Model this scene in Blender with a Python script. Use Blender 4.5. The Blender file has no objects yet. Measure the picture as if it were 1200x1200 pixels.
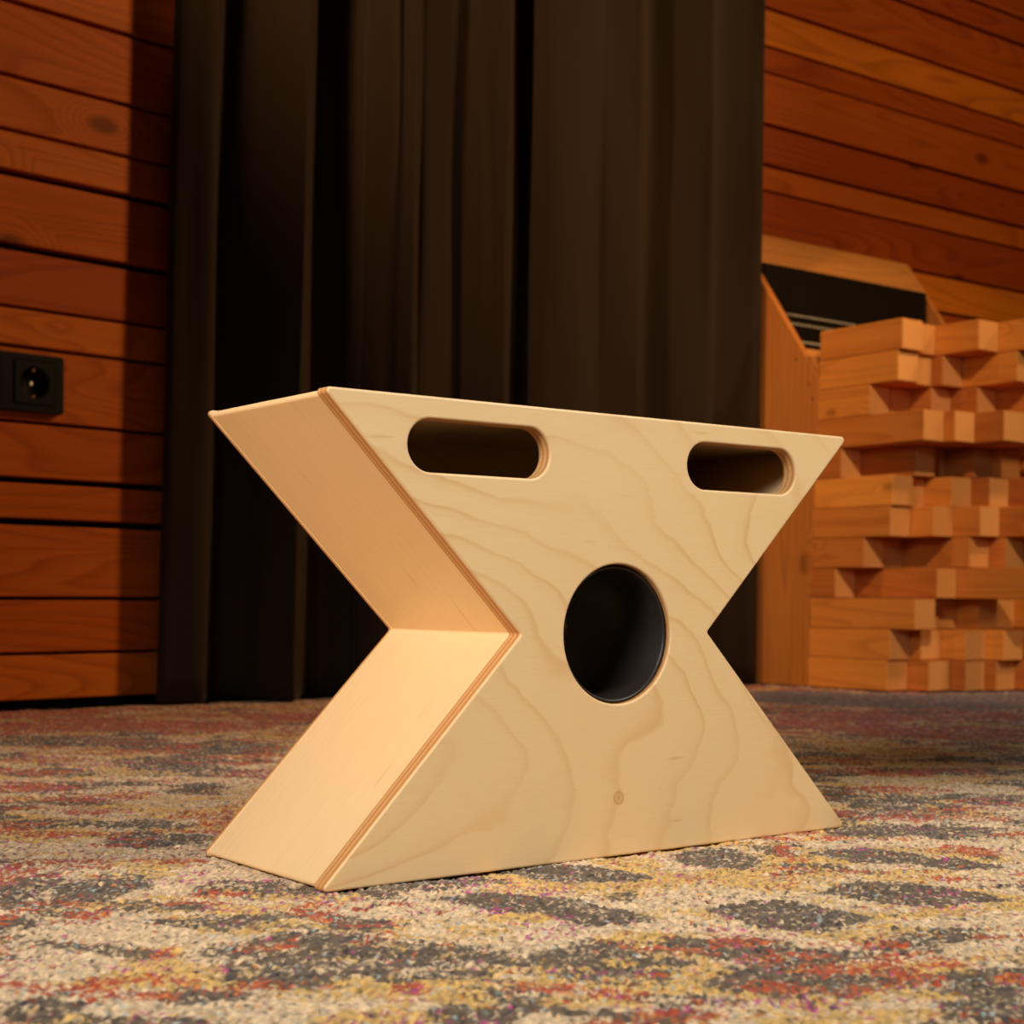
import bpy, bmesh, math, random
import numpy as np
from mathutils import Vector, Matrix
S = bpy.context.scene
COL = S.collection
rnd = random.Random(7)
R = math.radians

# ---------------------------------------------------------------- helpers
def link(o, parent=None):
    COL.objects.link(o)
    if parent is not None:
        o.parent = parent
    return o

def mesh_obj(name, verts, faces, mats, parent=None, mat_idx=None, smooth=False):
    me = bpy.data.meshes.new(name)
    me.from_pydata([tuple(v) for v in verts], [], [tuple(f) for f in faces])
    for m in (mats if isinstance(mats, (list, tuple)) else [mats]):
        me.materials.append(m)
    if mat_idx is not None:
        for p, i in zip(me.polygons, mat_idx):
            p.material_index = i
    if smooth:
        for p in me.polygons:
            p.use_smooth = True
    me.update()
    return link(bpy.data.objects.new(name, me), parent)

def bm_obj(name, bm, mats, parent=None, smooth=False, pick=None):
    bmesh.ops.recalc_face_normals(bm, faces=bm.faces[:])
    me = bpy.data.meshes.new(name)
    if pick is not None:
        bm.normal_update()
        for f in bm.faces:
            f.material_index = pick(f)
    bm.to_mesh(me); bm.free()
    for m in (mats if isinstance(mats, (list, tuple)) else [mats]):
        me.materials.append(m)
    if smooth:
        for p in me.polygons:
            p.use_smooth = True
    return link(bpy.data.objects.new(name, me), parent)

def bm_box(bm, x0, x1, y0, y1, z0, z1, bev=0.0, seg=1):
    r = bmesh.ops.create_cube(bm, size=1.0)
    vs = r['verts']
    for v in vs:
        v.co = Vector(((x0 + x1) / 2 + v.co.x * (x1 - x0), (y0 + y1) / 2 + v.co.y * (y1 - y0), (z0 + z1) / 2 + v.co.z * (z1 - z0)))
    if bev > 0:
        es = list({e for v in vs for e in v.link_edges})
        bmesh.ops.bevel(bm, geom=es, offset=bev, segments=seg, affect='EDGES', profile=0.5)

def box(name, x0, x1, y0, y1, z0, z1, mats, parent=None, bev=0.0, seg=1, pick=None):
    bm = bmesh.new(); bm_box(bm, x0, x1, y0, y1, z0, z1, bev, seg)
    return bm_obj(name, bm, mats, parent, pick=pick)

def prism(name, pts, a0, a1, axis, mats, parent=None, bev=0.0, seg=2, pick=None):
    """polygon pts in the two other axes, extruded along axis ('x': pts are (y,z); 'y': pts are (x,z))"""
    bm = bmesh.new()
    def P(p, a):
        return (a, p[0], p[1]) if axis == 'x' else (p[0], a, p[1])
    lo = [bm.verts.new(P(p, a0)) for p in pts]; hi = [bm.verts.new(P(p, a1)) for p in pts]
    n = len(pts)
    bm.faces.new(lo); bm.faces.new(hi[::-1])
    for i in range(n):
        bm.faces.new((lo[i], hi[i], hi[(i + 1) % n], lo[(i + 1) % n]))
    if bev > 0:
        bmesh.ops.bevel(bm, geom=bm.edges[:], offset=bev, segments=seg, affect='EDGES', profile=0.5)
    return bm_obj(name, bm, mats, parent, pick=pick)

def thing(name, label, cat, loc=(0, 0, 0), rz=0.0):
    o = bpy.data.objects.new(name, None)
    o.empty_display_size = 0.05
    link(o); o.location = loc; o.rotation_euler = (0, 0, rz)
    o['label'] = label; o['category'] = cat
    return o

def tag(o, label, cat):
    o['label'] = label; o['category'] = cat
    return o

def structure(o):
    o['kind'] = 'structure'
    return o

# ---------------------------------------------------------------- materials
class NT:
    def __init__(s, name):
        s.m = bpy.data.materials.new(name); s.m.use_nodes = True
        s.t = s.m.node_tree; s.n = s.t.nodes; s.l = s.t.links
        s.b = s.n['Principled BSDF']
    def node(s, typ, **kw):
        n = s.n.new(typ)
        for k, v in kw.items():
            setattr(n, k, v)
        return n
    def put(s, sock, val):
        if hasattr(val, 'is_output'):
            s.l.new(val, sock)
        else:
            sock.default_value = val
    def math(s, op, a, b=None, c=None, clamp=False):
        n = s.node('ShaderNodeMath', operation=op, use_clamp=clamp)
        for i, v in enumerate((a, b, c)):
            if v is not None:
                s.put(n.inputs[i], v)
        return n.outputs[0]
    def mix(s, fac, a, b, blend='MIX'):
        n = s.node('ShaderNodeMix', data_type='RGBA', blend_type=blend)
        s.put(n.inputs[0], fac); s.put(n.inputs[6], a); s.put(n.inputs[7], b)
        return n.outputs[2]
    def noise(s, vec, scale, detail=3.0, rough=0.5, dist=0.0):
        n = s.node('ShaderNodeTexNoise')
        s.l.new(vec, n.inputs['Vector'])
        n.inputs['Scale'].default_value = scale; n.inputs['Detail'].default_value = detail
        n.inputs['Roughness'].default_value = rough; n.inputs['Distortion'].default_value = dist
        return n.outputs['Fac']
    def ramp(s, fac, stops):
        n = s.node('ShaderNodeValToRGB')
        cr = n.color_ramp
        while len(cr.elements) < len(stops):
            cr.elements.new(0.5)
        for e, (p, c) in zip(cr.elements, stops):
            e.position = p
            e.color = (c, c, c, 1) if not hasattr(c, '__len__') else (c[0], c[1], c[2], 1)
        s.put(n.inputs[0], fac)
        return n.outputs[0]
    def mapping(s, vec, scale=(1, 1, 1), rot=(0, 0, 0), loc=(0, 0, 0)):
        n = s.node('ShaderNodeMapping')
        s.l.new(vec, n.inputs[0])
        n.inputs['Location'].default_value = loc; n.inputs['Rotation'].default_value = rot; n.inputs['Scale'].default_value = scale
        return n.outputs[0]
    def obj(s):
        return s.node('ShaderNodeTexCoord').outputs['Object']
    def vadd(s, a, b):
        n = s.node('ShaderNodeVectorMath', operation='ADD')
        s.put(n.inputs[0], a); s.put(n.inputs[1], b)
        return n.outputs[0]
    def bump(s, h, strength=0.3, dist=0.001):
        n = s.node('ShaderNodeBump')
        n.inputs['Strength'].default_value = strength; n.inputs['Distance'].default_value = dist
        s.l.new(h, n.inputs['Height']); s.l.new(n.outputs[0], s.b.inputs['Normal'])
    def done(s, col, rough=0.5, spec=0.4):
        s.put(s.b.inputs['Base Color'], col if hasattr(col, 'is_output') else (*col, 1))
        s.put(s.b.inputs['Roughness'], rough)
        s.b.inputs['Specular IOR Level'].default_value = spec
        return s.m

def plain(name, col, rough=0.5, metal=0.0, spec=0.4):
    k = NT(name); c = k.obj()
    f = k.noise(c, 60, 3)
    k.b.inputs['Metallic'].default_value = metal
    return k.done(k.mix(f, (*[x * .85 for x in col], 1), (*[min(1, x * 1.15) for x in col], 1)), rough, spec)

def scl(c, f):
    return tuple(min(1.0, x * f) for x in c)

BIRCH = (0.74, 0.53, 0.285)
def birch_face():
    """rotary cut birch veneer: faint contour lines, short flecks, fine fibres along x"""
    k = NT('birch_veneer'); c = k.obj()
    sp = k.node('ShaderNodeSeparateXYZ'); k.l.new(c, sp.inputs[0])
    n1 = k.noise(k.mapping(c, (0.8, 1, 1.25), loc=(2.31, 0, 1.72)), 8.0, 1.0, 0.4)
    n2 = k.noise(k.mapping(c, (1, 1, 1.6), loc=(.4, 0, .9)), 34.0, 2.0, 0.5)
    ex = k.math('ADD', sp.outputs[0], 0.175)
    ez = k.math('MULTIPLY', k.math('SUBTRACT', sp.outputs[2], 0.052), 1.75)
    big = k.math('SQRT', k.math('ADD', k.math('MULTIPLY', ex, ex), k.math('MULTIPLY', ez, ez)))
    big = k.math('ADD', big, k.math('MULTIPLY', n1, 0.21))
    big = k.math('ADD', big, k.math('MULTIPLY', n2, 0.016))
    w = k.math('FRACT', k.math('MULTIPLY', big, 27.0))
    ridge = k.ramp(w, [(0.0, 0.0), (0.50, 0.02), (0.78, 0.22), (0.93, 1.0), (0.97, 0.5), (1.0, 0.0)])
    fade = k.ramp(k.noise(c, 7.0, 2), [(0.30, 0.15), (0.62, 1.0)])
    line = k.math('MULTIPLY', ridge, fade)
    fib = k.noise(k.mapping(c, (1, 1, 14)), 60, 3)
    fleck = k.ramp(k.noise(k.mapping(c, (1, 1, 7), loc=(.3, 0, .4)), 24, 1.5), [(0.69, 0.0), (0.78, 1.0)])
    tone = k.noise(c, 4.5, 2)
    col = k.mix(tone, (*scl(BIRCH, .93), 1), (*scl(BIRCH, 1.05), 1))
    col = k.mix(k.math('MULTIPLY', line, 0.55), col, (0.57, 0.30, 0.11, 1))
    col = k.mix(k.math('MULTIPLY', fleck, 0.4), col, (0.50, 0.26, 0.10, 1))
    col = k.mix(k.math('MULTIPLY', k.ramp(fib, [(0.42, 0), (0.75, 1)]), 0.16), col, (0.60, 0.38, 0.18, 1))
    kx = k.math('SUBTRACT', sp.outputs[0], 0.0006); kz = k.math('SUBTRACT', sp.outputs[2], 0.0329)
    kr = k.math('SQRT', k.math('ADD', k.math('MULTIPLY', kx, kx), k.math('MULTIPLY', kz, kz)))
    pin = k.ramp(k.math('MULTIPLY', kr, 100.0), [(0.0, 1.0), (0.12, 0.5), (0.22, 0.35), (0.34, 0.8), (0.45, 0.0)])
    col = k.mix(k.math('MULTIPLY', pin, 0.8), col, (0.45, 0.21, 0.08, 1))
    k.bump(fib, 0.08, 0.0004)
    return k.done(col, 0.42, 0.35)

def birch_side(name, ang):
    """straight-grained birch board running at angle ang in the x-z plane"""
    k = NT(name); c = k.obj()
    v = k.mapping(c, (1, 1, 1), rot=(0, ang, 0))
    fib = k.noise(k.mapping(v, (3, 90, 90)), 3.0, 4, 0.6)
    streak = k.ramp(k.noise(k.mapping(v, (7, 60, 60), loc=(.7, .2, .1)), 1.6, 2), [(0.70, 0.0), (0.76, 1.0)])
    col = k.mix(fib, (*scl(BIRCH, .93), 1), (*scl(BIRCH, 1.05), 1))
    col = k.mix(k.math('MULTIPLY', streak, 0.45), col, (0.50, 0.28, 0.11, 1))
    k.bump(fib, 0.1, 0.0004)
    return k.done(col, 0.4, 0.35)

def ply_edge(name, axis, pitch, base=(0.62, 0.36, 0.15), dark=(0.44, 0.20, 0.065)):
    """layered plywood edge, plies stacked along axis"""
    k = NT(name); c = k.obj()
    sep = k.node('ShaderNodeSeparateXYZ'); k.l.new(c, sep.inputs[0])
    y = k.math('ADD', sep.outputs[axis], k.math('MULTIPLY', k.math('SUBTRACT', k.noise(c, 30, 2), 0.5), 0.0006))
    f = k.math('FRACT', k.math('DIVIDE', y, pitch))
    st = k.ramp(f, [(0.0, 0.0), (0.4, 0.15), (0.55, 1.0), (0.85, 1.0), (1.0, 0.0)])
    fine = k.noise(k.mapping(c, (60, 60, 200)), 4, 3)
    col = k.mix(st, (*base, 1), (*dark, 1))
    col = k.mix(k.math('MULTIPLY', fine, 0.35), col, (*scl(dark, .8), 1))
    return k.done(col, 0.55, 0.25)

def softwood(name, light, dark, knot=0.5, scale=1.0, rough=0.6, along='x', use_tint=False, use_rand=False, seed=(0, 0, 0), ring=26.0):
    """larch / pine: grain lines along one axis, cathedral arches and small knots"""
    k = NT(name); c = k.obj()
    if use_tint:
        at = k.node('ShaderNodeAttribute'); at.attribute_name = 'board'
        off = k.node('ShaderNodeCombineXYZ')
        k.l.new(k.math('MULTIPLY', at.outputs['Fac'], 37.0), off.inputs[0]); k.l.new(k.math('MULTIPLY', at.outputs['Fac'], 91.0), off.inputs[1]); k.l.new(k.math('MULTIPLY', at.outputs['Fac'], 23.0), off.inputs[2])
        c = k.vadd(c, off.outputs[0])
        var = k.math('FRACT', k.math('MULTIPLY', at.outputs['Fac'], 7.31))
    if use_rand:
        oi = k.node('ShaderNodeObjectInfo')
        off = k.node('ShaderNodeCombineXYZ')
        for i, mlt in enumerate((31.0, 17.0, 47.0)):
            k.l.new(k.math('MULTIPLY', oi.outputs['Random'], mlt), off.inputs[i])
        c = k.vadd(c, off.outputs[0])
        var = k.math('FRACT', k.math('MULTIPLY', oi.outputs['Random'], 13.7))
    s = {'x': (1.0, 9, 9), 'y': (9, 1, 9), 'z': (9, 9, 1)}[along]
    v = k.mapping(c, tuple(q * scale for q in s), loc=seed)
    # knots bend the rings around them
    kv = k.mapping(c, tuple({'x': (2.2, 0.03, 4.6), 'y': (1, 2.6, 5), 'z': (5, 5, 2.6)}[along][i] * scale for i in range(3)), loc=(seed[0] + .37, seed[1] + .11, seed[2] + .73))
    vo = k.node('ShaderNodeTexVoronoi'); k.l.new(kv, vo.inputs['Vector']); vo.inputs['Scale'].default_value = 1.5
    kd = vo.outputs['Distance']
    near = k.ramp(kd, [(0.0, 1.0), (0.10, 0.55), (0.24, 0.0)])
    ringf = k.math('ADD', k.noise(v, 0.55, 2.0, 0.5, 0.25), k.math('MULTIPLY', near, 0.22 * knot))
    w = k.math('FRACT', k.math('MULTIPLY', ringf, ring))
    line = k.ramp(w, [(0.0, 0.0), (0.55, 0.25), (0.88, 1.0), (1.0, 0.0)])
    fib = k.noise(k.mapping(v, (2, 10, 10) if along == 'x' else ((10, 2, 10) if along == 'y' else (10, 10, 2))), 3.0, 3, 0.6)
    patch = k.noise(v, 0.35, 2)
    amt = k.math('ADD', k.math('MULTIPLY', line, 0.5), k.math('MULTIPLY', k.math('SUBTRACT', patch, 0.5), 0.7), clamp=True)
    col = k.mix(amt, (*light, 1), (*dark, 1))
    col = k.mix(k.math('MULTIPLY', k.ramp(fib, [(0.35, 0), (0.8, 1)]), 0.30), col, (*scl(dark, .75), 1))
    spot = k.ramp(kd, [(0.0, 1.0), (0.05, 0.95), (0.10, 0.0)])
    col = k.mix(k.math('MULTIPLY', spot, 0.75 * knot), col, (*scl(dark, .28), 1))
    if use_tint or use_rand:
        hs = k.node('ShaderNodeHueSaturation')
        k.l.new(col, hs.inputs['Color'])
        k.l.new(k.math('ADD', k.math('MULTIPLY', var, 0.022 if use_tint else 0.014), 0.489 if use_tint else 0.494), hs.inputs['Hue'])
        k.l.new(k.math('ADD', k.math('MULTIPLY', var, 0.80 if use_tint else 0.6), 0.62 if use_tint else 0.68), hs.inputs['Value'])
        col = hs.outputs[0]
    k.bump(fib, 0.15, 0.0006)
    return k.done(col, rough, 0.12)

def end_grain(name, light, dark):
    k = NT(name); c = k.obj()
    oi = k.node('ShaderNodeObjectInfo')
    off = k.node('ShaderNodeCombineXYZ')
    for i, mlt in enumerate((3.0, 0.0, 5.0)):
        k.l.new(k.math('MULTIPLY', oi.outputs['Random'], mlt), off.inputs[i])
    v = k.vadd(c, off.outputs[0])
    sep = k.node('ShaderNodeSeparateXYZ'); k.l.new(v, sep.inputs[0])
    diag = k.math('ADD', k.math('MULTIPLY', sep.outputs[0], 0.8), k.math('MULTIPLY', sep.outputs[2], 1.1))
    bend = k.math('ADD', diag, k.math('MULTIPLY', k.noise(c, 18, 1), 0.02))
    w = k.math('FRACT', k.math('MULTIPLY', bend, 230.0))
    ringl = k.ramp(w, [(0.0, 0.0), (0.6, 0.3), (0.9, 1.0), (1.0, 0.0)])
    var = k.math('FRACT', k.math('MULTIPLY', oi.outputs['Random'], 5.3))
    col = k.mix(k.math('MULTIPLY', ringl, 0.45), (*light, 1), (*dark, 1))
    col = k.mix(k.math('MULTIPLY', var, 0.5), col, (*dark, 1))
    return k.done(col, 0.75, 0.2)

M_face = birch_face()
M_upper = birch_side('birch_board_falling', R(-45))
M_lower = birch_side('birch_board_rising', R(45))
M_flat = birch_side('birch_board_level', 0.0)
M_ply = ply_edge('birch_plywood_edge', 1, 0.0037)
M_tube = plain('black_plastic', (0.016, 0.0115, 0.0095), 0.45)
M_inside = plain('birch_inside', (0.40, 0.25, 0.11), 0.7)
M_board = softwood('larch_cladding', (0.45, 0.098, 0.0085), (0.20, 0.030, 0.0022), knot=0.9, use_tint=True, rough=0.6, ring=36)
M_gap = plain('black_batten', (0.006, 0.004, 0.003), 0.9)
M_block = softwood('pine_block_side', (0.58, 0.19, 0.037), (0.36, 0.092, 0.014), knot=0.55, along='y', use_rand=True, scale=1.6, ring=14)
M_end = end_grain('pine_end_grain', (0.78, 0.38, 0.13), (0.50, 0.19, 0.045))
M_panel = softwood('pine_panel_upright', (0.48, 0.165, 0.034), (0.29, 0.082, 0.013), knot=0.7, along='z', scale=1.0, seed=(.2, .4, .9))
M_beam = softwood('pine_panel_level', (0.55, 0.225, 0.055), (0.37, 0.12, 0.023), knot=0.6, along='x', scale=1.2, seed=(4.2, 1.4, .3))
M_black = plain('black_metal', (0.009, 0.0052, 0.0026), 0.8, spec=0.1)
M_fin = plain('pale_metal', (0.55, 0.47, 0.34), 0.4, 0.3)
M_socket = plain('black_socket_plastic', (0.0035, 0.003, 0.0026), 0.5, spec=0.12)
M_brass = plain('brass_contact', (0.75, 0.45, 0.18), 0.3, 0.8)
M_steel = plain('steel_screw', (0.6, 0.57, 0.5), 0.35, 0.8)

def curtain_mat():
    k = NT('black_molton'); c = k.obj()
    f = k.noise(k.mapping(c, (900, 900, 900)), 1.0, 2)
    g = k.noise(k.mapping(c, (9, 9, 3)), 1.0, 3)
    col = k.mix(f, (0.019, 0.0112, 0.0062, 1), (0.031, 0.0185, 0.0105, 1))
    k.b.inputs['Sheen Weight'].default_value = 0.03
    k.b.inputs['Sheen Roughness'].default_value = 0.5
    k.bump(g, 0.25, 0.004)
    return k.done(col, 0.9, 0.1)
M_curtain = curtain_mat()

# ---------------------------------------------------------------- flat shapes with holes
def curve_plate(name, loops, half, bev, mats, parent, yc, edge_slot=None):
    """loops: closed outlines in (x,z); the plate is 2*half thick around y = yc"""
    cu = bpy.data.curves.new(name, 'CURVE'); cu.dimensions = '2D'; cu.fill_mode = 'BOTH'
    cu.extrude = half - bev; cu.bevel_depth = bev; cu.bevel_resolution = 2; cu.offset = -bev
    for lp in loops:
        sp = cu.splines.new('POLY'); sp.points.add(len(lp) - 1)
        for p, q in zip(sp.points, lp):
            p.co = (q[0], q[1], 0, 1)
        sp.use_cyclic_u = True
    tmp = bpy.data.objects.new('outline', cu); COL.objects.link(tmp)
    dg = bpy.context.evaluated_depsgraph_get(); dg.update()
    me = bpy.data.meshes.new_from_object(tmp.evaluated_get(dg))
    bpy.data.objects.remove(tmp); bpy.data.curves.remove(cu)
    me.name = name
    for v in me.vertices:
        v.co = Vector((v.co.x, yc - v.co.z, v.co.y))
    me.materials.clear()
    for m in mats:
        me.materials.append(m)
    bm = bmesh.new(); bm.from_mesh(me)
    bmesh.ops.remove_doubles(bm, verts=bm.verts[:], dist=1e-6)
    bmesh.ops.recalc_face_normals(bm, faces=bm.faces[:])
    for f in bm.faces:
        f.smooth = False
        f.material_index = 0 if (len(mats) == 1 or abs(f.normal.y) > 0.6) else 1
    bm.to_mesh(me); bm.free()
    return link(bpy.data.objects.new(name, me), parent)

def fillet(poly, radii, n=6):
    out = []
    N = len(poly)
    for i in range(N):
        p0 = Vector(poly[i - 1]); p = Vector(poly[i]); p1 = Vector(poly[(i + 1) % N])
        a = (p0 - p).normalized(); b = (p1 - p).normalized()
        ang = a.angle(b); r = radii[i]
        d = r / math.tan(ang / 2)
        c = p + (a + b).normalized() * (r / math.sin(ang / 2))
        s = p + a * d - c; e = p + b * d - c
        t0 = math.atan2(s.y, s.x); t1 = math.atan2(e.y, e.x)
        dt = (t1 - t0 + math.pi) % (2 * math.pi) - math.pi
        for k in range(n + 1):
            t = t0 + dt * k / n
            out.append((c.x + r * math.cos(t), c.y + r * math.sin(t)))
    return out

def stadium(cx, cz, w, h, n=20):
    r = h / 2; o = []
    for sgn, base in ((1, -90), (-1, 90)):
        for k in range(n + 1):
            t = R(base + 180 * k / n)
            o.append((cx + sgn * (w / 2 - r) + r * math.cos(t), cz + r * math.sin(t)))
    return o

def circle(cx, cz, r, n=72):
    return [(cx + r * math.cos(2 * math.pi * k / n), cz + r * math.sin(2 * math.pi * k / n)) for k in range(n)]

def lathe_y(name, prof, cx, cz, mat, parent, n=96):
    """closed profile of (radius, y) turned around the y axis"""
    vs = []; fs = []
    m = len(prof)
    for k in range(n):
        t = 2 * math.pi * k / n
        for r, y in prof:
            vs.append((cx + r * math.cos(t), y, cz + r * math.sin(t)))
    for k in range(n):
        for j in range(m):
            a = k * m + j; b = k * m + (j + 1) % m; c = ((k + 1) % n) * m + (j + 1) % m; d = ((k + 1) % n) * m + j
            fs.append((a, d, c, b))
    o = mesh_obj(name, vs, fs, mat, parent, smooth=True)
    return o

# ---------------------------------------------------------------- the cajon
HW, HH, DEP, WI, WH = 0.1932, 0.250, 0.133, 0.1238, 0.1261
OUT = [(-HW, HH), (-HW + WI, WH), (-HW, 0.0), (HW, 0.0), (HW - WI, WH), (HW, HH)]      # anticlockwise seen from the front
caj = thing('cajon', 'pale birch hourglass shaped cajon drum with two hand slots and a round hole', 'drum')
RADII = [0.002, 0.0015, 0.002, 0.0024, 0.0015, 0.0024]
FP = 0.011; BP = 0.0035
loops = [fillet(OUT, RADII), stadium(-0.0965, 0.2245, 0.0925, 0.0278), stadium(0.0985, 0.2245, 0.0915, 0.0280), circle(0.0, 0.1257, 0.0396)]
fp = curve_plate('front_panel', loops, FP / 2, 0.0013, [M_face, M_ply], caj, FP / 2)
bp = curve_plate('back_panel', [fillet(OUT, RADII)], BP / 2, 0.0008, [M_face, M_ply], caj, DEP - BP / 2)
T = 0.009
def inset(poly, t):
    out = []; N = len(poly)
    for i in range(N):
        p0 = Vector(poly[i - 1]); p = Vector(poly[i]); p1 = Vector(poly[(i + 1) % N])
        d0 = (p - p0).normalized(); d1 = (p1 - p).normalized()
        n0 = Vector((-d0.y, d0.x)); n1 = Vector((-d1.y, d1.x))
        m = (n0 + n1); m = m / m.dot(n0)
        out.append(tuple(p + m * t))
    return out
O1 = inset(OUT, 0.0006); O2 = inset(OUT, T)
OF = fillet(O1, RADII)
Y0, Y1 = FP, DEP - BP
def side(name, i, j, mat):
    poly = OF[i * 7 + 3:i * 7 + 7] + OF[j * 7:j * 7 + 4] + [O2[j], O2[i]]
    return prism(name, poly, Y0, Y1, 'y', mat, caj)
side('side_board', 0, 1, M_upper); side('side_board', 1, 2, M_lower)
side('side_board', 3, 4, M_upper); side('side_board', 4, 5, M_lower)
side('bottom_board', 2, 3, M_flat); side('top_board', 5, 0, M_flat)
rt = 0.0392
prof = [(rt, 0.0035), (rt, 0.092), (rt - 0.0022, 0.092), (rt - 0.0022, 0.0042), (rt - 0.0016, 0.0030), (rt - 0.0006, 0.0030)]
port = lathe_y('sound_port_tube', prof, 0.0, 0.1257, M_tube, caj)
port['label'] = 'black plastic tube lining the round sound hole'

# ---------------------------------------------------------------- walls, floor
P0 = (0.077, 1.261, 0.0); AL = R(8)
def planks(name, zs, x0, x1, mats, tint):
    """horizontal cladding boards facing -y at y = 0; zs: (gap centre, gap height) from low to high"""
    bm = bmesh.new()
    lay = bm.faces.layers.float.new('board')
    rr = random.Random(name)
    for bi, ((za, ga), (zb, gb)) in enumerate(zip(zs[:-1], zs[1:])):
        bm_box(bm, x0, x1, 0.0, 0.02, za + ga / 2, zb - gb / 2, 0.0016, 2)
        v = (rr.randrange(7) + tint[bi]) / 7.31
        for f in bm.faces:
            if f[lay] == 0.0:
                f[lay] = v
    bm_box(bm, x0, x1, 0.022, 0.05, zs[0][0] - zs[0][1] / 2, zs[-1][0])
    for f in bm.faces:
        f.material_index = 0
        if f[lay] == 0.0:
            f[lay] = 0.5; f.material_index = 1
    bmesh.ops.recalc_face_normals(bm, faces=bm.faces[:])
    me = bpy.data.meshes.new(name); bm.to_mesh(me); bm.free()
    for m in mats:
        me.materials.append(m)
    return structure(link(bpy.data.objects.new(name, me)))

ZL = [(0.006, .012), (.070, .004), (.140, .0045), (.2365, .009), (.289, .008), (.362, .0045), (.456, .0045), (.505, .004), (.580, .009), (.672, .009), (.725, .0045), (.793, .005), (.886, .006),
      (.975, .006), (1.05, .005), (1.13, .006), (1.22, .006), (1.30, .006), (1.40, .006), (1.5, .006)]
wl = planks('wall_left', ZL, -1.1, 0.93, [M_board, M_gap], [.72, .4, .52, .42, .46, .58, .75, .3, .5, .75, .58, .48, .66, .4, .5, .3, .6, .4, .5])
wl.location = P0; wl.rotation_euler = (0, 0, AL)
ZB = [(0.006, .012), (.09, .005), (.18, .005), (.27, .006), (.36, .005), (.45, .005), (.53, .006), (.62, .005), (.708, .006), (.780, .005), (.868, .004), (.914, .006), (.986, .006), (1.079, .003), (1.125, .0045), (1.193, .006),
      (1.290, .006), (1.344, .005), (1.43, .006), (1.52, .006), (1.60, .006)]
wb = planks('wall_back', ZB, 0.98, 3.3, [M_board, M_gap], [.4, .5, .3, .6, .4, .5, .4, .25, .92, .2, .6, .2, .42, .28, .95, .36, .25, .4, .5, .4])
wb.location = (0, 1.27, 0)
structure(box('trim_1', 0.96, 0.98, 1.272, 1.43, 0.0, 1.5, M_gap))
structure(box('floor', -1.4, 3.3, -2.6, 1.60, -0.05, -0.012, plain('dark_floor', (0.08, 0.055, 0.04), 0.7)))

# ---------------------------------------------------------------- the rug
def lattice(seed):
    return np.random.RandomState(seed).rand(256, 256)
def vnoise(x, y, seed):
    L = lattice(seed)
    xi = np.floor(x).astype(int); yi = np.floor(y).astype(int)
    fx = x - xi; fy = y - yi
    fx = fx * fx * (3 - 2 * fx); fy = fy * fy * (3 - 2 * fy)
    a = L[xi % 256, yi % 256]; b = L[(xi + 1) % 256, yi % 256]; c = L[xi % 256, (yi + 1) % 256]; d = L[(xi + 1) % 256, (yi + 1) % 256]
    return (a * (1 - fx) + b * fx) * (1 - fy) + (c * (1 - fx) + d * fx) * fy
def fbm(x, y, seed, oct=4):
    s = 0; amp = 0.5; tot = 0
    for k in range(oct):
        s = s + amp * vnoise(x * 2 ** k + 17.3 * k, y * 2 ** k + 5.1 * k, seed + k); tot += amp; amp *= 0.55
    return s / tot
def sstep(a, b, v):
    t = np.clip((v - a) / (b - a), 0, 1)
    return t * t * (3 - 2 * t)
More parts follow.
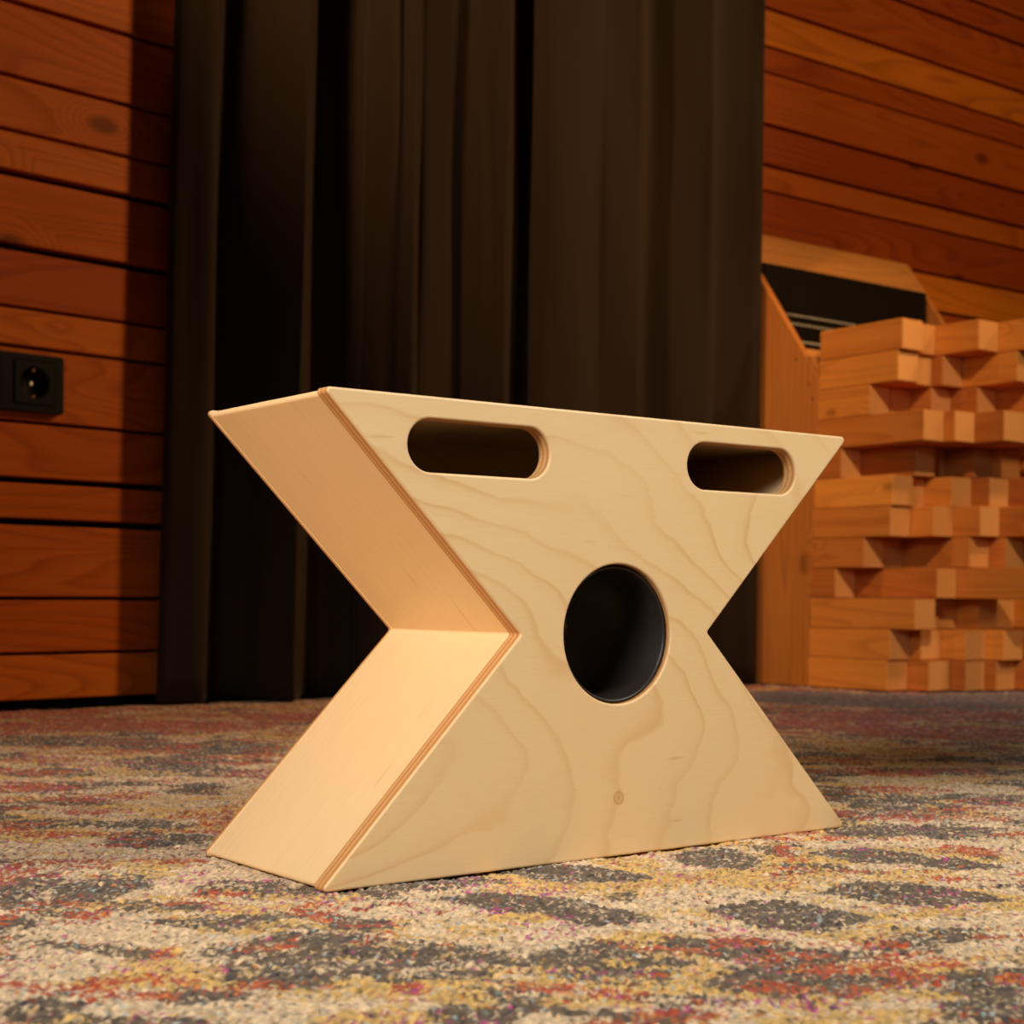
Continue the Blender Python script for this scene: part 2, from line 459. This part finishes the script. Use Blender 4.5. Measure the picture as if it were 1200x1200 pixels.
ELL = [
('L',0.123,-0.081,0.029,0.027),('L',0.046,-0.037,0.023,0.035),('L',0.048,-0.171,0.041,0.028),('L',-0.037,-0.168,0.037,0.032),('L',0.141,-0.128,0.024,0.020),
('L',-0.052,-0.028,0.040,0.025),('L',-0.124,-0.073,0.036,0.021),('L',-0.113,-0.115,0.025,0.021),('D',-0.229,-0.148,0.036,0.036),('D',-0.173,-0.187,0.033,0.038),
('D',-0.262,-0.103,0.035,0.051),('D',-0.274,0.077,0.021,0.037),('D',-0.381,-0.127,0.013,0.019),('D',-0.124,-0.261,0.039,0.027),('D',-0.078,-0.294,0.023,0.025),
('D',-0.109,-0.201,0.029,0.023),('D',-0.114,-0.328,0.018,0.016),('D',-0.217,0.038,0.026,0.023),('D',-0.211,-0.066,0.019,0.018),('D',-0.323,-0.143,0.019,0.015),
('D',-0.256,-0.220,0.021,0.011),('D',-0.182,0.196,0.035,0.030),('D',-0.104,0.203,0.021,0.029),('D',-0.215,0.303,0.032,0.023),('D',0.304,0.043,0.043,0.032),
('D',0.395,0.037,0.038,0.031),('D',0.305,0.098,0.032,0.025),('D',0.235,-0.053,0.038,0.030),('D',0.186,-0.019,0.027,0.025),('C',-0.176,-0.086,0.021,0.026),
('C',-0.094,-0.054,0.039,0.016),('C',-0.024,-0.098,0.026,0.023),('C',0.062,-0.124,0.036,0.015),('C',0.114,-0.161,0.023,0.021),('C',0.013,-0.226,0.027,0.019),
('C',-0.070,-0.116,0.016,0.041),('C',-0.352,-0.065,0.024,0.024),('C',-0.311,-0.017,0.026,0.021),('C',-0.221,0.167,0.029,0.024),('C',-0.110,0.355,0.042,0.037),
('C',-0.024,-0.262,0.022,0.013),('C',-0.168,-0.277,0.028,0.011),('C',0.427,0.076,0.040,0.033),('C',0.416,0.116,0.041,0.029),('C',-0.296,-0.170,0.019,0.012),
('C',-0.213,-0.244,0.018,0.009),('C',0.201,-0.118,0.010,0.096),('C',-0.027,0.385,0.026,0.031),('Y',0.050,-0.106,0.023,0.026),('Y',-0.006,-0.019,0.019,0.019),
('Y',-0.039,-0.210,0.030,0.018),('Y',0.009,-0.108,0.026,0.014),('Y',-0.252,-0.205,0.016,0.011),('Y',-0.265,-0.174,0.013,0.010),('Y',-0.216,-0.234,0.022,0.009),
('Y',-0.103,-0.293,0.019,0.012),('Y',-0.319,-0.089,0.013,0.015),('Y',-0.290,0.036,0.020,0.012),('Y',-0.256,-0.046,0.023,0.011),('Y',-0.306,-0.099,0.013,0.009),
('Y',0.537,0.221,0.046,0.037),('Y',-0.072,0.552,0.049,0.025),('Y',-0.139,0.347,0.035,0.018),('Y',0.053,-0.206,0.017,0.017),('Y',-0.178,-0.112,0.015,0.010),
('R',-0.309,0.014,0.016,0.017),('R',-0.305,-0.070,0.007,0.011),('R',-0.217,-0.034,0.014,0.020),('R',-0.259,-0.181,0.011,0.009),('R',-0.061,-0.256,0.021,0.013),
('R',-0.061,-0.224,0.022,0.008),('R',-0.101,-0.227,0.021,0.009),('R',0.088,-0.148,0.041,0.008),('R',-0.201,-0.231,0.016,0.007),('R',-0.079,-0.171,0.011,0.011),
('R',-0.272,0.152,0.027,0.027),('R',-0.159,0.508,0.039,0.039),('R',-0.145,0.407,0.036,0.029),('R',-0.114,0.279,0.034,0.024),('R',0.032,0.482,0.035,0.031),
('R',-0.224,-0.101,0.011,0.013),('R',-0.060,-0.300,0.008,0.010),('R',0.090,-0.050,0.010,0.030),('R',-0.134,0.071,0.009,0.016),('R',0.303,-0.008,0.035,0.017),
('R',0.383,0.106,0.040,0.022),('R',0.069,1.014,0.084,0.093),('R',0.177,0.916,0.084,0.079),('R',0.334,0.987,0.061,0.079),('R',0.120,1.203,0.072,0.071),('R',0.801,0.542,0.070,0.110),
('R',0.843,0.407,0.086,0.102),('R',0.924,0.608,0.097,0.085),('R',1.084,0.537,0.066,0.075),('R',0.464,0.190,0.044,0.026),('R',-0.077,0.675,0.037,0.029),
('D',0.016,0.829,0.084,0.065),('D',0.097,0.692,0.073,0.067),('D',0.002,0.598,0.052,0.042),('D',0.015,0.494,0.056,0.031),('D',-0.118,0.583,0.041,0.032),
('D',0.411,0.227,0.044,0.039),('D',0.511,0.174,0.067,0.027),('D',0.328,0.144,0.040,0.027),('D',0.619,0.209,0.048,0.031),('Y',0.082,1.102,0.058,0.064),('Y',0.234,1.082,0.071,0.068),
('Y',0.407,1.142,0.066,0.063),('Y',0.009,0.708,0.047,0.032),('Y',0.623,0.363,0.060,0.064),('Y',0.658,0.277,0.059,0.043),('Y',0.665,0.470,0.037,0.062),('Y',0.768,0.288,0.035,0.058),
('Y',0.494,0.293,0.047,0.030),('G',1.157,0.887,0.115,0.178),('G',1.239,0.751,0.137,0.190),('G',1.409,0.743,0.078,0.250),
]
def axis_pts(lo, f0, f1, hi, fine, coarse):
    return np.concatenate([np.arange(lo, f0, coarse), np.arange(f0, f1, fine), np.arange(f1, hi + coarse * .5, coarse)])
xs = axis_pts(-0.80, -0.56, 0.80, 2.30, 0.0018, 0.0042)
ys = axis_pts(-0.60, -0.40, 0.42, 1.255, 0.0018, 0.0042)
nx, ny = len(xs), len(ys)
X, Y = np.meshgrid(xs, ys, indexing='ij')
rs = np.random.RandomState(5)
lim = np.minimum(1.261 + (X - 0.077) * math.tan(AL) - 0.008, 1.258)
Y = np.where(Y > 0.9, 0.9 + (Y - 0.9) * (lim - 0.9) / (1.255 - 0.9), Y)
dx = np.gradient(xs)[:, None]; dy = np.gradient(ys)[None, :]
X = X + (rs.rand(nx, ny) - .5) * dx * 0.85; Y = Y + (rs.rand(nx, ny) - .5) * dy * 0.85
fine = np.clip(dx / 0.0018, 1, 2) * 0 + 1
Z = (rs.rand(nx, ny) - 0.75) * 0.0021 + (fbm(X * 45, Y * 45, 90, 3) - 0.55) * 0.0035
# camera independent rug axes: streaks of the weave run along U
ca, sa = math.cos(R(-36.9)), math.sin(R(-36.9))
U = X * ca + Y * sa; V = -X * sa + Y * ca
wob = (fbm(U * 26, V * 34, 40, 4) - .5) * 0.062; wob2 = (fbm(U * 26, V * 34, 47, 4) - .5) * 0.05
break_ = sstep(.30, .56, fbm(U * 60, V * 95, 77, 3))
fld = {k: np.zeros_like(X) for k in 'DCYRGLK'}
for t, cx, cy, a, b in ELL:
    u0 = cx * ca + cy * sa; v0 = -cx * sa + cy * ca
    if t == 'L':
        du = (U - u0 + wob * .22) / (a * 1.12); dv = (V - v0 + wob2 * .22 + (U - u0) * .18) / (b * 1.12)
        e = np.abs(dv) + du ** 2 + .12 * du
        fld['L'] = np.maximum(fld['L'], 1 - sstep(0.82, 1.10, e)); fld['K'] = np.maximum(fld['K'], 1 - sstep(1.45, 2.1, e))
        continue
    w0 = wob * min(1, 12 * min(a, b) + .25); w1 = wob2 * min(1, 12 * min(a, b) + .25)
    e = ((U - u0 + w0) / a) ** 2 + ((V - v0 + w1) / b) ** 2
    fld[t] = np.maximum(fld[t], 1 - sstep(0.70, 1.30, e))
fld = {t: f * (.42 + .58 * break_) if t in 'DYR' else f for t, f in fld.items()}
far = sstep(0.45, 1.1, V)
nD = fbm(U * 17, V * 28, 11); nY = fbm(U * 20, V * 38, 21); nR = fbm(U * 24, V * 44, 31); nM = fbm(U * 26, V * 34, 61)
base = sstep(.47, .62, nD) * .72
ring = fld['K'] * (1 - fld['L'])
D = np.clip(np.maximum(base * (1 - fld['C']) * (1 - .6 * fld['Y']), fld['D'] * .90) * (1 - .9 * ring) + .10, 0, 1)
D = np.maximum(D * (1 - fld['L']), fld['L'] * .92)
Yw = np.clip(np.maximum(sstep(.50, .62, nY) * .75 * (1 - .5 * fld['C']), fld['Y'] * .85) + .05 + .22 * far, 0, 1)
Rd = np.clip(np.maximum(sstep(.56, .68, nR) * .62 * (1 - .8 * fld['C']), fld['R'] * .66) + .04 + .30 * far, 0, .95)
Rd = Rd * (1 - .8 * fld['K']); Yw = np.clip(Yw * (1 - fld['L']) + .28 * ring * sstep(.4, .6, nY), 0, 1)
Rd = Rd * (1 - .75 * fld['G']); Yw = Yw * (1 - .6 * fld['G'])
Mg = np.clip(sstep(.60, .72, nM) * .35 + .10 * fld['R'] + .012, 0, 1)
# neighbouring knots share a yarn: the chance field varies over a few tufts
def yarn(seed):
    r = rs.rand(nx, ny) * .6 + vnoise(U * 330, V * 430, seed) * .4
    return np.clip((r - .1) / .8, 0, 1)
def pal(*c):
    return np.array(c)
shade = (0.50 + 0.72 * rs.rand(nx, ny))[..., None]
cream = pal(.66, .485, .30); grey = pal(.128, .089, .055); yell = pal(.62, .385, .115); red = pal(.40, .068, .026); mag = pal(.42, .06, .20); blue = pal(.33, .42, .42); ink = pal(.048, .038, .040); mauve = pal(.20, .15, .16); oran = pal(.56, .19, .045)
col = np.broadcast_to(cream, X.shape + (3,)).copy()
def lay(mask, c):
    col[mask] = c
lay(yarn(101) < Yw, yell)
m = yarn(102) < D; lay(m, grey)
lay(m & (rs.rand(nx, ny) < .16), ink)
lay(m & (rs.rand(nx, ny) < .10), cream * .8)
lay(yarn(105) < fld['G'] * .85, mauve)
m = yarn(103) < Rd; lay(m, red)
lay(m & (yarn(107) < .28), oran)
lay(yarn(104) < Mg * .6, mag)
lay(rs.rand(nx, ny) < .012, blue)
lay(rs.rand(nx, ny) < .012, ink)
col = col * shade
# border of the rug turns down to the floor
Z[0, :] = Z[-1, :] = -0.0118; Z[:, 0] = Z[:, -1] = -0.0118
co = np.stack([X, Y, Z], -1).reshape(-1, 3).astype(np.float32)
idx = np.arange(nx * ny).reshape(nx, ny)
quads = np.stack([idx[:-1, :-1], idx[1:, :-1], idx[1:, 1:], idx[:-1, 1:]], -1).reshape(-1, 4).astype(np.int32)
me = bpy.data.meshes.new('rug')
me.vertices.add(len(co)); me.vertices.foreach_set('co', co.ravel())
me.loops.add(quads.size); me.loops.foreach_set('vertex_index', quads.ravel())
me.polygons.add(len(quads)); me.polygons.foreach_set('loop_start', np.arange(0, quads.size, 4, dtype=np.int32))
me.update(calc_edges=True); me.validate()
at = me.attributes.new('yarn', 'FLOAT_COLOR', 'POINT')
at.data.foreach_set('color', np.concatenate([col, np.ones(X.shape + (1,))], -1).reshape(-1).astype(np.float32))
k = NT('rug_pile')
a = k.node('ShaderNodeAttribute'); a.attribute_name = 'yarn'
fz = k.noise(k.mapping(k.obj(), (1, 1, 1)), 1400, 2)
rc = k.mix(fz, (.72, .72, .72, 1), (1.28, 1.28, 1.28, 1))
k.b.inputs['Sheen Weight'].default_value = 0.15
m_rug = k.done(k.mix(1.0, a.outputs['Color'], rc, 'MULTIPLY'), 0.95, 0.08)
me.materials.append(m_rug)
rug = link(bpy.data.objects.new('rug', me))
tag(rug, 'worn multicoloured oriental rug in cream, rust red, yellow and charcoal covering the floor', 'rug')

# ---------------------------------------------------------------- the curtain
PLAN = [(0.301, 1.262), (0.301, 1.25), (0.323, 1.243), (0.351, 1.236), (0.364, 1.255), (0.388, 1.282), (0.432, 1.282), (0.445, 1.245), (0.467, 1.212), (0.474, 1.207), (0.498, 1.239), (0.535, 1.28), (0.596, 1.268), (0.586, 1.229), (0.612, 1.206), (0.629, 1.206), (0.64, 1.187), (0.667, 1.219), (0.681, 1.218), (0.736, 1.232), (0.764, 1.238), (0.763, 1.213), (0.788, 1.195), (0.804, 1.183), (0.838, 1.22), (0.872, 1.226), (0.861, 1.197), (0.884, 1.174), (0.926, 1.164), (0.965, 1.17), (0.978, 1.165), (1.016, 1.149), (1.035, 1.147), (1.078, 1.187), (1.114, 1.178), (1.164, 1.152), (1.187, 1.144), (1.232, 1.184), (1.292, 1.182), (1.327, 1.172)]
def catmull(P, n):
    out = []
    for i in range(len(P) - 1):
        p0 = Vector(P[max(i - 1, 0)]); p1 = Vector(P[i]); p2 = Vector(P[i + 1]); p3 = Vector(P[min(i + 2, len(P) - 1)])
        for k in range(n):
            t = k / n
            out.append(0.5 * ((2 * p1) + (p2 - p0) * t + (2 * p0 - 5 * p1 + 4 * p2 - p3) * t * t + (3 * p1 - p0 - 3 * p2 + p3) * t ** 3))
    out.append(Vector(P[-1]))
    return out
pl = catmull(PLAN, 5)
NZ = 46; ZT = 1.62
vs = []; fs = []
for j in range(NZ + 1):
    z = 0.003 + (ZT - 0.003) * j / NZ
    for i, p in enumerate(pl):
        f = i / (len(pl) - 1)
        sh = -(0.030 * (1 - f) + 0.016 * f) * (0.72 - z) * 0.75
        wv = 0.0035 * math.sin(7 * z + 9 * f * 6.28) * math.sin(3.1 * z + 23 * f) * min(1, (1 - f) * 12, f * 12)
        vs.append((p.x + sh, p.y + wv, z))
W = len(pl)
for j in range(NZ):
    for i in range(W - 1):
        fs.append((j * W + i, j * W + i + 1, (j + 1) * W + i + 1, (j + 1) * W + i))
cur = mesh_obj('curtain', vs, fs, M_curtain, smooth=True)
so = cur.modifiers.new('cloth', 'SOLIDIFY'); so.thickness = 0.0016; so.offset = 0
tag(cur, 'black floor length stage curtain hanging in deep folds between the two stretches of plank wall', 'curtain')

# ---------------------------------------------------------------- power outlet on the left wall
po = thing('power_outlet', 'black double wall socket with round recesses on the left plank wall', 'socket', (P0[0], P0[1], 0.0), AL)
ZC = 0.4105; TH = 0.012
def rrect(x0, x1, z0, z1, r):
    return fillet([(x0, z0), (x1, z0), (x1, z1), (x0, z1)], [r] * 4)
CX = [0.0375, -0.0345]
fr = curve_plate('frame', [rrect(-0.0745, 0.0785, ZC - 0.0365, ZC + 0.0365, 0.004)] + [rrect(c - .0275, c + .0275, ZC - .0275, ZC + .0275, .003) for c in CX], TH / 2 - 0.001, 0.001, [M_socket], po, -TH / 2 + 0.001 - 0.0005)
for c in CX:
    ins = curve_plate('socket_insert', [rrect(c - .0270, c + .0270, ZC - .0270, ZC + .0270, .003), circle(c, ZC, .0200, 48)], TH / 2, 0.0008, [M_socket], po, -TH / 2 - 0.0005)
    lathe_y('socket_cup', [(.0200, -.0118), (.0200, -.0003), (.0004, -.0003), (.0004, -.0016), (.0190, -.0016), (.0192, -.0118)], c, ZC, M_socket, ins, 48)
    lathe_y('screw', [(.0001, -.0035), (.0026, -.0032), (.0030, -.0016), (.0001, -.0012)], c - .0005, ZC, M_steel, ins, 24)
    for sz in (1, -1):
        zc = ZC + sz * .0165
        bm = bmesh.new(); bm_box(bm, c - .002, c + .002, -.0095, -.0012, zc - .0016, zc + .0016, .0006)
        bm_obj('earth_contact', bm, M_brass, ins)
    for sx in (1, -1):
        lathe_y('pin_hole', [(.0001, -.0020), (.0024, -.0021), (.0026, -.0013), (.0001, -.0012)], c + sx * .0095, ZC, M_gap, ins, 20)

# ---------------------------------------------------------------- cabinet with sloping open front
CL, CR = 1.342, 1.816; PT = 0.0125
cab = thing('wooden_cabinet', 'pine cabinet with sloping open top against the plank wall behind the stepped blocks', 'cabinet', (CL, 1.262, 0.0012))
sl = Vector((0.092, 0.129)).normalized(); nl = Vector((-sl.y, sl.x))          # slope direction and its outward normal, in (y,z)
B0 = Vector((1.0560, 0.500))
def on_slope(t, d=0.0):
    q = B0 + sl * t + nl * d
    return (q.x - 1.262, q.y)
tt = 0.350; tb = 0.259; tlow = 0.071
pan = [(0.0, 0.0), (1.080 - 1.262, 0.0), on_slope(0), on_slope(tb), on_slope(tb, -.014), on_slope(tt, -.014), (0.0, on_slope(tt, -.014)[1])]
prism('side_panel', pan, 0.0, PT, 'x', M_panel, cab, bev=0.0008, seg=1)
prism('side_panel', pan, CR - CL - PT, CR - CL, 'x', M_panel, cab, bev=0.0008, seg=1)
prism('top_board', [on_slope(tb), on_slope(tt), on_slope(tt, -.014), on_slope(tb, -.014)], 0.0, CR - CL, 'x', M_beam, cab, bev=0.0012)
prism('sloping_board', [on_slope(0), on_slope(tlow), on_slope(tlow, -.014), on_slope(0, -.014)], PT, CR - CL - PT, 'x', M_beam, cab, bev=0.0012)
prism('front_board', [(1.084 - 1.262, 0.0), (1.060 - 1.262, 0.495), (1.072 - 1.262, 0.495), (1.096 - 1.262, 0.0)], PT, CR - CL - PT, 'x', M_panel, cab)
for y, z in ((1.0775, 0.4968), (1.0705, 0.4717), (1.1068, 0.5408)):
    bm = bmesh.new()
    bmesh.ops.create_cone(bm, cap_ends=True, segments=14, radius1=.0021, radius2=.0017, depth=.0012, matrix=Matrix.Translation((-.0002, y - 1.262, z - .0012)) @ Matrix.Rotation(R(-90), 4, 'Y'))
    bm_obj('nail', bm, M_black, cab)
vent = thing('vent_unit', 'black slatted unit with rows of pale slots inside the sloping cabinet top', 'vent', (CL + 0.016, 1.258, 0.0))
box('housing', 0.002, CR - CL - 0.034, -0.058, -0.002, 0.0, 0.72, M_black, vent, bev=0.002)
for zrow, x0, x1, solid in ((0.637, 0.02, 0.235, False), (0.622, 0.02, 0.235, False), (0.592, 0.02, 0.235, True), (0.579, 0.02, 0.235, True)):
    bm = bmesh.new()
    if solid:
        bm_box(bm, x0, x1, -0.0605, -0.0575, zrow - .0020, zrow + .0020, .0006)
    else:
        x = x0
        while x < x1:
            bm_box(bm, x, x + .0058, -0.0605, -0.0575, zrow - .0017, zrow + .0017, .0005); x += .0105
    bm_obj('slot_row', bm, M_fin, vent)

# ---------------------------------------------------------------- block diffuser
ENDS = [[0.888, 0.903, 0.822, 0.77, 0.96, 0.96, 0.84, 0.88, 0.96], [0.896, 0.91, 0.89, 0.788, 0.92, 0.96, 0.8, 0.96, 0.8], [0.952, 0.952, 0.912, 0.862, 0.8, 0.92, 0.88, 0.96, 0.84], [0.847, 0.828, 0.776, 0.78, 0.84, 0.92, 0.96, 0.96, 0.92], [1.01, 0.903, 0.922, 0.869, 0.852, 0.92, 0.84, 0.84, 0.84], [0.905, 0.923, 0.871, 0.838, 0.8, 0.96, 0.92, 0.8, 0.8], [0.91, 0.867, 0.818, 0.765, 0.84, 0.96, 0.8, 0.88, 0.8], [0.962, 0.966, 0.837, 0.808, 0.88, 0.92, 0.96, 0.92, 0.92], [1.021, 0.86, 0.732, 0.92, 0.96, 0.92, 0.84, 0.88, 0.8], [0.861, 0.893, 0.898, 0.857, 0.861, 0.828, 0.8, 0.84, 0.92], [0.91, 0.89, 0.843, 0.81, 0.84, 0.88, 0.92, 0.88, 0.92], [0.914, 0.874, 0.844, 0.824, 0.795, 0.96, 0.92, 0.96, 0.88]]
PX, PZ = 0.0505, 0.0482
dif = thing('block_stack', 'stepped stack of square pine blocks of uneven length fronting the cabinet', 'acoustic diffuser', (CL, 1.08, 0.0012))
def blk_geo(bm, r, c):
    zb = (11 - r) * PZ + 0.0003
    back = (1.0785 if zb < .02 else 1.0785 - 0.0235 * min(1, zb / .55)) - 0.0005
    if c > 0 and r > 1:
        back = min(back, 1.058)
    x0 = c * PX + 0.0002; x1 = (c + 1) * PX - 0.0002
    bm_box(bm, x0, x1, ENDS[r][c] - 1.08, back - 1.08, zb, zb + PZ - 0.0005, 0.0013, 1)
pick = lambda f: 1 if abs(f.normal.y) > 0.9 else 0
for r in range(12):
    for c in range(8):
        bm = bmesh.new(); blk_geo(bm, r, c)
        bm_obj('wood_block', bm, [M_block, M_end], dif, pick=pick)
bm = bmesh.new()
for r in range(12):
    blk_geo(bm, r, 8)
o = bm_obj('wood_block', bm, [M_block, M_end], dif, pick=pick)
o['kind'] = 'stuff'

# ---------------------------------------------------------------- camera
cam = bpy.data.cameras.new('camera'); co_ = bpy.data.objects.new('camera', cam); COL.objects.link(co_)
yaw, roll, f_px, cy = -0.644852, 0.005813, 1821.39, 697.87
co_.matrix_world = Matrix.Translation((-0.577424, -0.666897, 0.147181)) @ Matrix.Rotation(yaw, 4, 'Z') @ Matrix.Rotation(R(90), 4, 'X') @ Matrix.Rotation(roll, 4, 'Z')
cam.sensor_fit = 'HORIZONTAL'; cam.sensor_width = 36.0; cam.lens = f_px / 1200 * 36.0
cam.shift_x = 0.0; cam.shift_y = (cy - 600) / 1200.0
cam.clip_start = 0.02
cam.dof.use_dof = True; cam.dof.focus_distance = 0.84; cam.dof.aperture_fstop = 15.0; cam.dof.aperture_blades = 7
S.camera = co_

# ---------------------------------------------------------------- lights
def aim(o, tgt):
    d = Vector(tgt) - o.location
    o.rotation_euler = d.to_track_quat('-Z', 'Y').to_euler()
def area(name, loc, tgt, size, power, colr, spread=180, size_y=None):
    l = bpy.data.lights.new(name, 'AREA'); l.energy = power; l.color = colr; l.size = size; l.spread = R(spread)
    if size_y:
        l.shape = 'RECTANGLE'; l.size_y = size_y
    o = bpy.data.objects.new(name, l); COL.objects.link(o); o.location = loc; aim(o, tgt); return o
def spot(name, loc, tgt, power, colr, angle, blend, radius):
    l = bpy.data.lights.new(name, 'SPOT'); l.energy = power; l.color = colr; l.spot_size = R(angle); l.spot_blend = blend; l.shadow_soft_size = radius
    o = bpy.data.objects.new(name, l); COL.objects.link(o); o.location = loc; aim(o, tgt); return o
#LIGHTS
area('softbox_left', (-1.05, -0.42, 0.78), (-0.05, 0.02, 0.10), 0.40, 2.9, (1.0, 0.95, 0.88), spread=70)
spot('ceiling_spot_front', (0.66, -0.68, 0.92), (0.06, -0.05, 0.07), 50, (1.0, 0.89, 0.73), 56, 0.9, 0.12)
spot('bounce_fill_left', (-1.7, 0.28, 0.22), (-0.13, 0.06, 0.16), 43, (1.0, 0.48, 0.13), 16, 0.8, 0.10)  # added warm fill, stands in for bounce off rug and lower side board
spot('ceiling_spot_right', (2.5, -0.3, 2.0), (-0.10, 1.25, 0.45), 215, (1.0, 0.60, 0.27), 44, 0.5, 0.17)
spot('ceiling_spot_wall', (1.60, -0.50, 2.15), (1.85, 1.15, 0.62), 74, (1.0, 0.63, 0.30), 68, 0.9, 0.10)
spot('ceiling_spot_stack', (-0.25, -0.9, 1.75), (1.74, 1.0, 0.28), 155, (1.0, 0.72, 0.42), 24, 0.6, 0.05)
spot('ceiling_spot_curtain', (-0.30, 0.72, 1.95), (0.80, 1.2, 0.90), 112, (1.0, 0.60, 0.28), 36, 1.0, 0.05)
w = bpy.data.worlds.new('world'); S.world = w; w.use_nodes = True
bg = w.node_tree.nodes['Background']; bg.inputs[0].default_value = (1.0, 0.75, 0.5, 1); bg.inputs[1].default_value = 0.006
vs_ = S.view_settings
vs_.view_transform = 'Standard'; vs_.look = 'None'; vs_.gamma = 1.0; vs_.use_curve_mapping = False; vs_.exposure = 0.0
